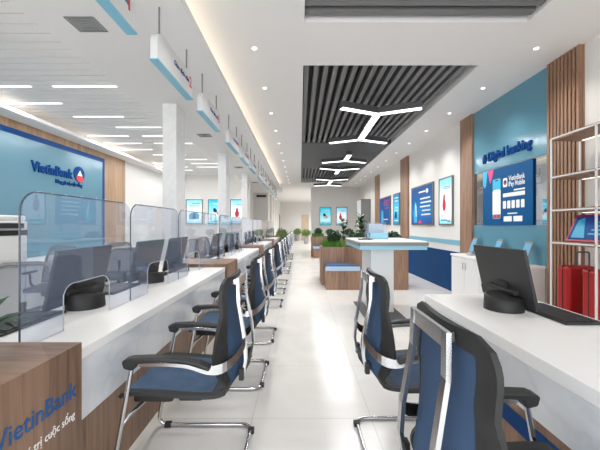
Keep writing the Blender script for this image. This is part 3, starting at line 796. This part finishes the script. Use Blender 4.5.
# ------------------------------------------------------------------ posters (local: x along the words, z up, front is -y)
RZ = {'L': PI/2, 'R': -PI/2, 'F': 0.0}
def poster(label, loc, w, h, facing, style, title=None):
    t = thing('poster', label, 'poster', loc, RZ[facing], 'wall posters')
    fr = lambda a, b_, c: (a, -c, b_)
    b = MB(); e = .028
    b.box(-w/2, -w/2 + e, -.04, 0, 0, h); b.box(w/2 - e, w/2, -.04, 0, 0, h); b.box(-w/2 + e, w/2 - e, -.04, 0, 0, e); b.box(-w/2 + e, w/2 - e, -.04, 0, h - e, h)
    b.build('frame', 'poster_frame', t)
    b = MB(); b.box(-w/2 + e, w/2 - e, -.03, -.005, e, h - e); b.build('print', 'print_' + style, t)
    def bars(lst, m, nm):
        b_ = MB()
        for x, z, bw, bh in lst: b_.box(x * w - bw * w / 2, x * w + bw * w / 2, -.0325, -.03, z * h - bh * h / 2, z * h + bh * h / 2)
        return b_.build(nm, m, t)
    def blob(pts, m, nm, d=.034):
        b_ = MB(); b_.prism([(x * w, z * h) for x, z in pts], .03, d, 0, fr); return b_.build(nm, m, t)
    if style == 'white':
        bars([(.1, .80, .5, .012), (.14, .765, .42, .012), (-.2, .20, .05, .06)], 'letter_blue', 'lettering')
        blob(arc(-.1, .42, .13, 0, 2*PI, 14)[:-1], 'redprint', 'red_figure', .033)
        blob([(-.18, .5), (-.05, .5), (-.03, .63), (-.10, .66), (-.16, .62)], 'redprint', 'red_figure_head', .033)
        bars([(-.12, .10, .5, .04)], 'cyan', 'footer'); bars([(.25, .08, .22, .03)], 'redprint', 'badge')
    elif style == 'pale':
        bars([(.12, .84, .5, .02), (.0, .76, .7, .014), (.05, .72, .6, .014)], 'letter_blue', 'lettering')
        blob([(-.3, .2), (.28, .2), (.3, .38), (.1, .5), (-.2, .46), (-.32, .36)], 'cyan', 'pale_shape', .032)
        blob([(-.1, .22), (.06, .22), (.1, .4), (-.04, .44)], 'letter_blue2', 'blue_shape', .034)
    elif style == 'teal':
        bars([(.05, .84, .6, .03), (.1, .79, .5, .02)], 'letter_white', 'lettering')
        blob([(-.26, .32), (.2, .36), (.3, .5), (.0, .62), (-.22, .52)], 'letter_white', 'pale_shape', .032)
        blob([(-.18, .5), (.02, .46), (.06, .55), (-.08, .66), (-.2, .62)], 'letter_blue', 'blue_shape', .034)
        blob(arc(.1, .44, .05, 0, 2*PI, 10)[:-1], 'redprint', 'red_dot', .036)
        bars([(0, .12, .7, .03)], 'letter_blue', 'footer')
    elif style == 'blue':
        blob(arc(.25, .83, .055, 0, 2*PI, 16)[:-1], 'letter_white', 'emblem', .033)
        bars([(.02, .83, .30, .035)], 'letter_white', 'brand_line')
        bars([(.16, .66, .44, .035), (.19, .56, .46, .035), (.16, .46, .44, .035), (.21, .36, .36, .035), (.19, .26, .4, .035)], 'letter_white', 'lettering')
        blob([(-.36, .06), (-.22, .06), (-.2, .3), (-.24, .52), (-.29, .62), (-.34, .52), (-.38, .3)], 'cyan', 'rocket', .033)
        blob([(-.27, .22), (-.23, .22), (-.24, .48), (-.29, .56)], 'letter_white', 'rocket_highlight', .036)
        blob([(-.18, .04), (.02, .04), (-.05, .14)], 'pink', 'flame', .033)
    elif style == 'navy':
        bars([(.16, .86, .42, .03), (.12, .78, .5, .03), (.16, .70, .42, .03), (.2, .60, .34, .03)], 'redprint', 'lettering')
        blob([(-.36, .1), (-.1, .1), (-.14, .5), (-.3, .56)], 'cyan', 'pale_figure', .033)
        bars([(.1, .2, .4, .03)], 'letter_white', 'footer')
    elif style == 'cyan':
        bars([(0, .86, .6, .03), (0, .76, .5, .03), (.05, .55, .4, .03), (.05, .46, .4, .03), (0, .14, .6, .04)], 'letter_white', 'lettering')
        blob([(-.3, .22), (.1, .22), (.05, .4), (-.2, .42)], 'letter_blue', 'blue_shape', .033)
    return t
PX = XR
poster('tall white poster with a red figure, beside the oak post of the blue glass', (PX, 6.51, 1.30), .60, .97, 'R', 'white')
poster('wide blue poster with white lines of text and a rocket', (PX, 7.80, 1.30), 1.37, .97, 'R', 'blue')
poster('narrow cyan poster just beyond the nearer wooden pilaster of the right wall', (PX, 9.83, 1.30), .62, .97, 'R', 'cyan')
poster('navy poster with red lettering before the far wooden pilaster', (PX, 11.19, 1.30), 1.37, .97, 'R', 'navy')
poster('turquoise lit poster on the far end wall, nearer the corridor', (1.285, YF, 1.29), .58, .92, 'F', 'teal')
poster('white lit poster with a red figure on the far end wall', (2.105, YF, 1.29), .56, .92, 'F', 'white')
poster('pale lit poster on the staff back wall, nearest the oak wall', (-3.915, YB - .02, 1.33), .61, .92, 'F', 'pale')
poster('turquoise lit poster on the staff back wall, half behind the second column', (-3.10, YB - .02, 1.33), .61, .92, 'F', 'teal')
poster('white lit poster with a red figure on the staff back wall', (-2.27, YB - .02, 1.33), .63, .92, 'F', 'white')
for x in (-3.915, -3.10, -2.27):
    li = bpy.data.lights.new('picture_spot', 'SPOT'); li.energy = 14; li.spot_size = math.radians(80); li.spot_blend = .6; li.shadow_soft_size = .03; li.color = (1, .95, .86)
    lo = bpy.data.objects.new('picture_spot', li); C.objects.link(lo); lo.location = (x, YB - .35, ZS - .05)

# ------------------------------------------------------------------ right wall
for i, (a, c) in enumerate(((8.76, 9.40), (12.0, 12.6))): struct(box('trim_%d' % (i + 1), 'wood', XR - .045, XR, a, c, 0, ZC))
struct(box('trim_3', 'wood', XR - .06, XR, 5.46, 5.86, 0, ZC))
struct(box('trim_blue_dado', 'navy', XR - .02, XR, 5.86, 8.76, 0, .785)); struct(box('trim_blue_dado', 'navy', XR - .02, XR, 9.4, 12.0, 0, .785))
struct(box('trim_light_blue_band', 'skyblue', XR - .012, XR, 5.86, 8.76, .92, 1.01)); struct(box('trim_light_blue_band', 'skyblue', XR - .012, XR, 9.4, 12.0, .92, 1.01))
# slatted wood panel
b = MB(); b.box(XR - .02, XR, 3.36, 3.80, 0, ZC)
for k in range(9): b.box(XR - .06, XR - .02, 3.365 + k * .0505, 3.395 + k * .0505, 0, ZC)
struct(b.build('wall_slat_panel', 'wood_slat'))
# blue glass bay
gw = thing('digital_banking_wall', 'light blue glass wall bay with raised words about digital banking over a mirror band', 'glass wall panel', (XR, 0, 0))
box('upper_glass', 'blueglass', -.02, 0, 3.80, 5.46, 2.16, ZC, gw); box('mirror_band', 'mirror', -.015, 0, 3.80, 5.46, 1.30, 2.16, gw); box('lower_glass', 'blueglass', -.02, 0, 3.80, 5.46, .80, 1.30, gw)
text('lettering', '# Digital banking', 'letter_blue', width=1.09, height=.19, depth=.010, bold=.024, parent=gw, loc=(-.030, 5.18, 2.30), rot=RM90)
# mobile banking sign
t = thing('mobile_banking_sign', 'square dark blue sign with a phone picture and white writing on the blue glass wall', 'sign', (XR - .02, 4.61, 1.30), RZ['R'])
w, h = 1.14, .845; t.scale = (.965, .4, 1)
box('board', 'print_mobile', -w/2, w/2, -.045, 0, 0, h, t)
fr = lambda a, b_, c: (a, -c, b_)
def sp(poly, m, nm, z0=.045, z1=.047, par=t): bq = MB(); bq.prism(poly, z0, z1, 0, fr); return bq.build(nm, m, par)
def rrect(x0, x1, z0, z1, r): return arc(x1 - r, z1 - r, r, 0, PI/2, 4) + arc(x0 + r, z1 - r, r, PI/2, PI, 4) + arc(x0 + r, z0 + r, r, PI, 1.5*PI, 4) + arc(x1 - r, z0 + r, r, 1.5*PI, 2*PI, 4)
sp([(-.57, .845), (-.44, .845), (-.48, .62), (-.52, .58), (-.57, .63)], 'cyan', 'cyan_ribbon'); sp([(-.44, .845), (-.28, .845), (-.33, .70), (-.37, .64)], 'pink', 'pink_ribbon', .045, .048)
ph = sp(rrect(-.31, -.085, .08, .70, .035), 'black', 'phone', .045, .052)
sp(rrect(-.30, -.095, .09, .69, .03), 'cyan', 'phone_header', .052, .053, ph); sp([(-.30, .16), (-.095, .16), (-.095, .50), (-.13, .53), (-.26, .53), (-.30, .50)], 'letter_white', 'phone_page', .053, .054, ph)
sp([(-.285, .10), (-.20, .10), (-.20, .155), (-.285, .155)], 'redprint', 'phone_tile', .054, .055, ph); sp([(-.19, .10), (-.11, .10), (-.11, .155), (-.19, .155)], 'redprint', 'phone_tile', .054, .055, ph)
sp(rrect(-.23, -.165, .655, .675, .008), 'black', 'phone_notch', .054, .055, ph)
ic = sp(rrect(-.045, .055, .545, .675, .025), 'letter_white', 'app_icon'); sp(arc(.005, .61, .036, 0, 2*PI, 14)[:-1], 'letter_blue', 'icon_ring', .047, .048, ic); sp(arc(.005, .595, .02, 0, 2*PI, 12)[:-1], 'letter_red', 'icon_dot', .048, .049, ic)
text('title_line', 'VietinBank', 'letter_white', width=.34, height=.10, depth=.001, bold=.012, parent=t, loc=(.085, -.047, .625), rot=(PI/2, 0, 0))
text('title_line', 'iPay Mobile', 'letter_white', width=.34, height=.10, depth=.001, bold=.012, parent=t, loc=(.085, -.047, .545), rot=(PI/2, 0, 0))
sp(rrect(-.045, .425, .40, .455, .008), 'letter_white', 'white_bar'); 
b = MB()
for k in range(5): b.prism(rrect(-.045 + k * .098, .025 + k * .098, .235, .345, .012), .045, .047, 0, fr)
b.build('feature_tiles', 'letter_white', t)
b = MB(); b.box(.2, .425, -.047, -.045, .475, .495); b.box(.06, .27, -.047, -.045, .155, .172); b.build('small_print', 'letter_white', t)
for x0 in (-.03, .19): sp(rrect(x0, x0 + .185, .05, .125, .012), 'letter_white', 'store_button')
# low cabinet and tablets
for k in range(2):
    y = 3.87 + .9 * k
    t = thing('low_cabinet', ['low white cabinet under the blue glass wall, nearer the slatted panel', 'low white cabinet under the blue glass wall, nearer the blue dado'][k], 'cabinet', (2.835, y, 0), 0, 'low cabinets on the right')
    box('body', 'lacquer', -.135, .13, .002, .898, .06, .765, t); box('plinth', 'tile_grey', -.11, .12, .01, .89, 0, .06, t)
    for j in range(2):
        d = box('door', 'lacquer', -.155, -.135, .006 + .445 * j, .445 + .445 * j, .07, .755, t, .003)
        box('handle', 'silver', -.166, -.156, (.40 if j == 0 else .485), (.415 if j == 0 else .50), .57, .68, d)
tag(box('cabinet_top', 'quartz', 2.67, 2.965, 3.86, 5.68, .766, .80), 'narrow white worktop on the low cabinets below the blue glass', 'worktop')
t0 = None
for k, (y, lab) in enumerate(((4.04, 'small lit tablet on the low white cabinet, nearest the slatted panel'), (4.63, 'small lit tablet on the low white cabinet, the middle one of three'), (5.28, 'small lit tablet on the low white cabinet, beside the oak post'))):
    if t0 is None:
        t0 = thing('tablet', lab, 'tablet', (2.80, y, .80), 0, 'tablets on the low cabinet')
        mt = Matrix.Rotation(math.radians(20), 4, 'Y')
        b = MB(); b.box(-.006, .006, -.07, .07, .04, .31, 0, mt, .003); b.build('body', 'tile_grey', t0)
        b = MB(); b.box(-.0085, -.0062, -.058, .058, .065, .285, 0, mt); b.build('screen', 'screen_lit', t0)
        b = MB(); b.box(-.03, .09, -.06, .06, 0, .008); b.tube([(.07, 0, .004), (.06, 0, .17)], .01, 6); b.box(-.02, .02, -.06, .06, .006, .045, 0, mt); b.build('stand', 'silver', t0)
    else: dup(t0, (2.80, y, .80), None, lab)

# open shelving rack, warm strips under each shelf
sh = thing('shelving_rack', 'white framed open shelving rack with wood shelves and warm lights against the right wall', 'shelf', (0, 0, 0))
SX0, SX1, SY0, SY1 = 2.60, 2.92, 1.47, 3.33
ys = [SY1 - .507 * k for k in range(4)]
for y in ys:
    for x in (SX0, SX1 - .02): box('post', 'plastic_white', x, x + .014, y - .014, y, 0, 2.19, sh)
for z in (.10, 1.10, 1.43, 1.77, 2.17):
    s = box('shelf_board', 'wood', SX0 + .013, SX1, SY0, SY1 - .004, z, z + .036, sh)
    box('edge_rail', 'plastic_white', SX0, SX0 + .012, SY0 - .02, SY1 - .014, z + .012, z + .026, s)
    if z > .2: box('strip_light', 'glow_shelf', SX1 - .03, SX1 - .018, SY0 + .02, SY1 - .05, z - .006, z, s)
# display card leaning on the rack
t = thing('display_board', 'red-edged blue brochure board leaning on a shelf of the rack', 'display board', (2.675, 3.22, 1.137))
mt = Matrix.Rotation(math.radians(24), 4, 'Y')
b = MB(); b.box(-.008, .008, -.62, 0, .005, .285, 0, mt); b.build('backing', 'redprint', t)
b = MB(); b.box(-.0105, -.008, -.60, -.02, .022, .268, 0, mt); b.build('print', 'print_navy', t)
b = MB()
for q in range(4): b.box(-.013, -.0105, -.52, -.22 - .02 * q, .075 + q * .04, .09 + q * .04, 0, mt)
b.build('lettering', 'cyan', t)
b = MB(); b.prism([(-.2, .04), (-.05, .04), (-.06, .22), (-.12, .25)], -.0105, -.014, 0, lambda p, q, c: mt @ Vector((c, p, q))); b.build('picture', 'cyan', t)
# suitcases in the lower bays
def suitcase(label, x, y):
    t = thing('suitcase', label, 'suitcase', (x, y, .478), 0, 'red suitcases in the rack')
    return t
sc0 = thing('suitcase', 'red suitcase on the lower shelf of the rack, nearer the slatted panel', 'suitcase', (2.785, 3.225, .137), 0, 'red suitcases on the rack')
box('shell', 'suitcase', -.14, .14, -.075, .075, .04, .755, sc0, .025)
b = MB(); b.box(-.142, .142, -.004, .004, .045, .757); b.build('zip_seam', 'black', sc0)
box('lock', 'steel', -.005, .015, -.082, -.073, .67, .73, sc0, .003)
for x in (-.09, .09):
    for y in (-.05, .05): MB().tube([(x - .012, y, .026), (x + .012, y, .026)], .026, 12).build('wheel', 'black', sc0)
MB().tube(fillet([(.0, .0, .75), (.0, .0, .89), (.13, .0, .89), (.13, .0, .75)], .02, 3), .008, 8).build('pull_handle', 'lamp_body', sc0)

dup(sc0, (2.755, 2.90, .137), None, 'red suitcase on the lower shelf of the rack, nearer the camera')

# right counter
t = thing('service_desk', 'white service desk on the right with a wood base and blue stripe', 'counter', (0, 0, 0))
RX = .99
box('desktop', 'quartz', RX, 1.73, .25, 2.55, .69, .75, t, .003)
box('front_apron', 'frontpanel', RX + .002, RX + .04, .255, 2.545, .48, .69, t)
box('base_panel', 'wood', RX + .008, RX + .05, .255, 2.545, 0, .48, t)
box('blue_stripe', 'border_blue', RX + .004, RX + .008, .256, 2.544, .355, .435, t)
for y in (.27, 1.4, 2.49): box('support_panel', 'lacquer', RX + .05, 1.66, y, y + .04, 0, .69, t)

# ------------------------------------------------------------------ writing table
t = thing('writing_table', 'tall white and pale blue writing table on a white pedestal, a dark chair before it', 'table', (0, 0, 0))
box('tabletop', 'quartz', .79, 1.72, 4.29, 5.54, 1.065, 1.08, t)
b = MB(); b.box(.79, 1.72, 4.285, 4.30, 1.02, 1.066); b.box(.79, 1.72, 5.53, 5.545, 1.02, 1.066); b.box(.786, .80, 4.285, 5.545, 1.02, 1.066); b.box(1.71, 1.724, 4.285, 5.545, 1.02, 1.066)
b.build('edge_band', 'tabletop_edge', t)
box('under_tray', 'paleblue', .80, 1.71, 4.295, 5.535, .965, 1.02, t, .004)
box('pedestal', 'lacquer', 1.05, 1.385, 4.73, 5.42, .012, .965, t)
box('base_plate', 'lamp_body', .90, 1.47, 4.33, 5.40, 0, .012, t, .003)
t = thing('form_holder', 'pale blue box with clear leaflet holder on the writing table', 'leaflet holder', (1.22, 5.02, 1.08))
b = MB(); b.box(-.15, .14, -.10, -.092, 0, .10); b.box(-.15, .14, .05, .058, 0, .10); b.box(-.15, -.142, -.10, .05, 0, .10); b.box(.132, .14, -.10, .05, 0, .10); b.box(-.15, .14, -.10, .05, 0, .008)
b.build('tray', 'paleblue', t)
b = MB(); b.box(-.17, .15, .10, .104, 0, .26); b.box(-.17, .15, .06, .064, 0, .26); b.box(-.17, .15, .064, .10, 0, .006); b.build('acrylic_pocket', 'acrylic', t)
box('leaflet', 'plastic_white', -.12, .10, .07, .09, .008, .24, t)
t = thing('pen_dish', 'grey round pen dish on the writing table', 'dish', (.98, 4.80, 1.08))
b = MB(); b.lathe([(.0, .002), (.10, .002), (.125, .016), (.12, .018), (.095, .008), (.0, .008)][1:5], n=20); b.build('bowl', 'tile_grey', t)
b = MB(); b.tube([(-.06, -.02, .018), (.07, .04, .022)], .005, 6); b.build('pen', 'black', t)

# ------------------------------------------------------------------ waiting planters, benches and plants
def bush(name, label, cat, loc, r, hgt, m, n=420, group=None, leaf=.05, stem=True, lean=0.0):
    t = thing(name, label, cat, loc, 0, group)
    b = MB()
    for i in range(n):
        while True:
            p = Vector((random.uniform(-1, 1), random.uniform(-1, 1), random.uniform(-1, 1)))
            if .35 < p.length < 1: break
        p = Vector((p.x * r, p.y * r, max(.05, hgt * .55 + p.z * hgt * .45)))
        a = Vector((random.uniform(-1, 1), random.uniform(-1, 1), random.uniform(-.3, 1))).normalized(); c = a.orthogonal().normalized()
        c = (Matrix.Rotation(random.uniform(0, 6.3), 3, a) @ c); l_ = leaf * random.uniform(.7, 1.3)
        b.add([p, p + a * l_ * .5 + c * l_ * .28, p + a * l_, p + a * l_ * .5 - c * l_ * .28], [(0, 1, 2, 3)], 0, True)
    b.build('foliage', m, t, fix=False)
    if stem: MB().tube([(0, 0, 0), (0, 0, hgt * .6)], .012, 6).build('stem', 'soil', t)
    return t
def fig(label, loc, hgt, n, seed):
    rnd = random.Random(seed); t = thing('fiddle_leaf_plant', label, 'plant', loc, 0, 'tall leafy plants in the planter')
    st = [(0, 0, 0), (.02, .01, hgt * .4), (-.01, .0, hgt * .95)]
    MB().tube(st, [.014, .011, .006], 6).build('stem', 'soil', t)
    b = MB()
    for i in range(n):
        f = .2 + .8 * i / n; a = i * 2.4; blade(b, (0, 0, hgt * f * .93), (math.cos(a), math.sin(a)), rnd.uniform(.13, .22), .10, rnd.uniform(.5, 1.3))
    b.build('foliage', 'leaf_dark', t, fix=False)
    return t
def planter(y, k):
    lab = ['nearer', 'farther'][k]
    t = thing('planter', '%s wooden planter wall with a strip of grass in the waiting area' % lab, 'planter', (0, y, 0), 0, 'planters in the waiting area')
    poly = [(.46, .51), (.96, .51), (1.24, 0), (2.17, 0), (2.17, 1.1), (.46, 1.1)]
    ins = [(.50, .55), (.98, .55), (1.26, .04), (2.13, .04), (2.13, 1.06), (.50, 1.06)]
    b = MB(); n = 6
    vs = [(x, q, 0) for x, q in poly] + [(x, q, .825) for x, q in poly] + [(x, q, .825) for x, q in ins] + [(x, q, .80) for x, q in ins]
    fs = [(i, (i+1) % n, n + (i+1) % n, n + i) for i in range(n)] + [(n+i, n+(i+1) % n, 2*n+(i+1) % n, 2*n+i) for i in range(n)] + [(2*n+i, 2*n+(i+1) % n, 3*n+(i+1) % n, 3*n+i) for i in range(n)]
    b.add(vs, fs + [tuple(range(n))[::-1]]); b.build('box', 'wood', t)
    b = MB(); b.prism(ins, .802, .823); b.build('soil', 'soil', t)
    g = MB(); rnd = random.Random(k)
    for i in range(2600):
        x, q = rnd.uniform(.51, .97), rnd.uniform(.56, 1.04)
        if math.hypot(x - .76, q - .80) < .2 or math.hypot(x - 1.0, q - 1.0) < .1: continue
        a = rnd.uniform(0, 6.3); l_ = rnd.uniform(.09, .16); w_ = .007
        d = Vector((math.cos(a), math.sin(a), 0)); p = Vector((x, q, .821))
        g.add([p - d * w_, p + d * w_, p + d.orthogonal() * 0 + Vector((rnd.uniform(-.03, .03), rnd.uniform(-.03, .03), l_))], [(0, 1, 2)])
    o = g.build('grass', 'leaf_grass', t, fix=False); o['kind'] = 'stuff'
    bn = thing('bench', '%s wooden bench with a blue and pale cushion built against the planter' % lab, 'bench', (0, y, 0), 0, 'benches in the waiting area')
    bp = [(.52, 0), (1.21, 0), (.945, .495), (.52, .495)]
    b = MB(); b.prism(bp, 0, .38); b.build('base', 'wood', bn)
    cp = [(.535, .03), (1.19, .03), (.945, .495), (.535, .495)]
    b = MB(); b.prism([(.51, -.02), (1.20, -.02), (1.19, .03), (.51, .03)], .382, .465); b.build('front_bolster', 'cushion_pale', bn)
    b = MB(); b.prism(cp, .382, .49); b.build('seat_cushion', 'cushion_blue', bn)
    Y = y
    bush('clipped_bush', 'round dark green bush at the left end of the %s planter' % lab, 'plant', (.76, Y + .80, .828), .16, .34, 'leaf_dark', 1000, 'bushes in the planters', .045)
    bush('clipped_bush', 'round dark green bush in the middle of the %s planter' % lab, 'plant', (1.22, Y + .58, .826), .17, .31, 'leaf', 900, 'bushes in the planters', .045)
    bush('clipped_bush', 'round dark green bush at the right end of the %s planter' % lab, 'plant', (1.98, Y + .45, .826), .19, .33, 'leaf_dark', 1000, 'bushes in the planters', .045)
    if k == 0:
        fig('tall dark leafy plant in the middle of the nearer planter', (1.40, Y + .92, .826), .74, 44, 3)
        fig('slim tall leafy plant behind the left bush of the nearer planter', (1.0, Y + 1.0, .826), .66, 20, 5)
planter(6.4, 0); planter(12.5, 1)
bn = thing('bench', 'wooden bench on the far side of the nearer planter', 'bench', (0, 7.505, 0), 0, 'benches in the waiting area')
box('base', 'wood', .50, 1.9, 0, .50, 0, .38, bn); box('seat_cushion', 'cushion_pale', .48, 1.9, .0, .52, .382, .49, bn, .01)
# tall cabinet at the far end of the right wall
t = thing('tall_cabinet', 'tall grey cabinet with a white door at the far end of the right wall', 'cabinet', (2.77, 13.9, 0))
box('body', 'tile_grey', -.20, .21, -.40, .40, 0, 2.4, t); d = box('door', 'lacquer', -.22, -.20, -.395, .395, .05, 2.37, t); box('handle', 'steel', -.235, -.22, -.3, -.28, 1.0, 1.2, d)
# potted shrubs down the aisle
def potshrub(label, loc, ph, pr, r, hgt):
    t = thing('potted_shrub', label, 'plant', loc, 0, 'potted shrubs in the aisle')
    b = MB(); b.lathe([(pr * .8, 0), (pr, ph), (pr * .9, ph), (pr * .85, ph - .03)], n=20); b.build('pot', 'concrete', t)
    b = MB()
    for i in range(260):
        while True:
            p = Vector((random.uniform(-1, 1), random.uniform(-1, 1), random.uniform(-1, 1)))
            if p.length < 1: break
        p = Vector((p.x * r, p.y * r, ph + hgt * .5 + p.z * hgt * .5)); a = Vector((p.x, p.y, .1 + random.uniform(0, .3))).normalized(); c = a.orthogonal().normalized(); l_ = .12
        b.add([p, p + a * l_ * .5 + c * l_ * .3, p + a * l_, p + a * l_ * .5 - c * l_ * .3], [(0, 1, 2, 3)], 0, True)
    b.build('foliage', 'leaf_light', t, fix=False)
    MB().tube([(0, 0, ph - .05), (0, 0, ph + hgt * .6)], .015, 6).build('stem', 'soil', t)
potshrub('leafy light green shrub in a grey pot at the far end of the left counters', (-.95, 16.6, 0), .45, .18, .26, .62)
potshrub('light green shrub in a grey pot at the very end of the aisle', (-.21, 26.4, 0), .45, .2, .3, .5)
potshrub('light green shrub in a grey pot in front of the far door', (.42, 22.2, 0), .45, .18, .28, .52)

# ------------------------------------------------------------------ light
wd = bpy.data.worlds.new('daylight'); bpy.context.scene.world = wd; wd.use_nodes = True
bg = wd.node_tree.nodes['Background']; bg.inputs['Color'].default_value = (.93, .96, 1, 1); bg.inputs['Strength'].default_value = 2.2
def area(name, loc, sx, sy, e, col=(1, 1, 1), rot=(0, 0, 0)):
    li = bpy.data.lights.new(name, 'AREA'); li.shape = 'RECTANGLE'; li.size = sx; li.size_y = sy; li.energy = e; li.color = col
    o = bpy.data.objects.new(name, li); C.objects.link(o); o.location = loc; o.rotation_euler = rot; return o
area('window_fill_light', (-.65, Y0 - .02, 1.5), 6.3, 2.6, 150, (.95, .97, 1), (PI/2, 0, 0)).rotation_euler = (-PI/2, 0, PI)  # daylight fill added in the opening of the unseen shop front

sc = bpy.context.scene
sc.view_settings.view_transform = 'Standard'; sc.view_settings.look = 'None'; sc.view_settings.gamma = 1.0; sc.view_settings.use_curve_mapping = False
sc.view_settings.exposure = 0.0
sc.cycles.use_denoising = True
sc.cycles.transparent_max_bounces = 32; sc.cycles.max_bounces = 10; sc.cycles.diffuse_bounces = 6; sc.cycles.glossy_bounces = 5
sc.cycles.sample_clamp_indirect = 6.0; sc.cycles.caustics_reflective = False; sc.cycles.caustics_refractive = False
bpy.context.view_layer.update()
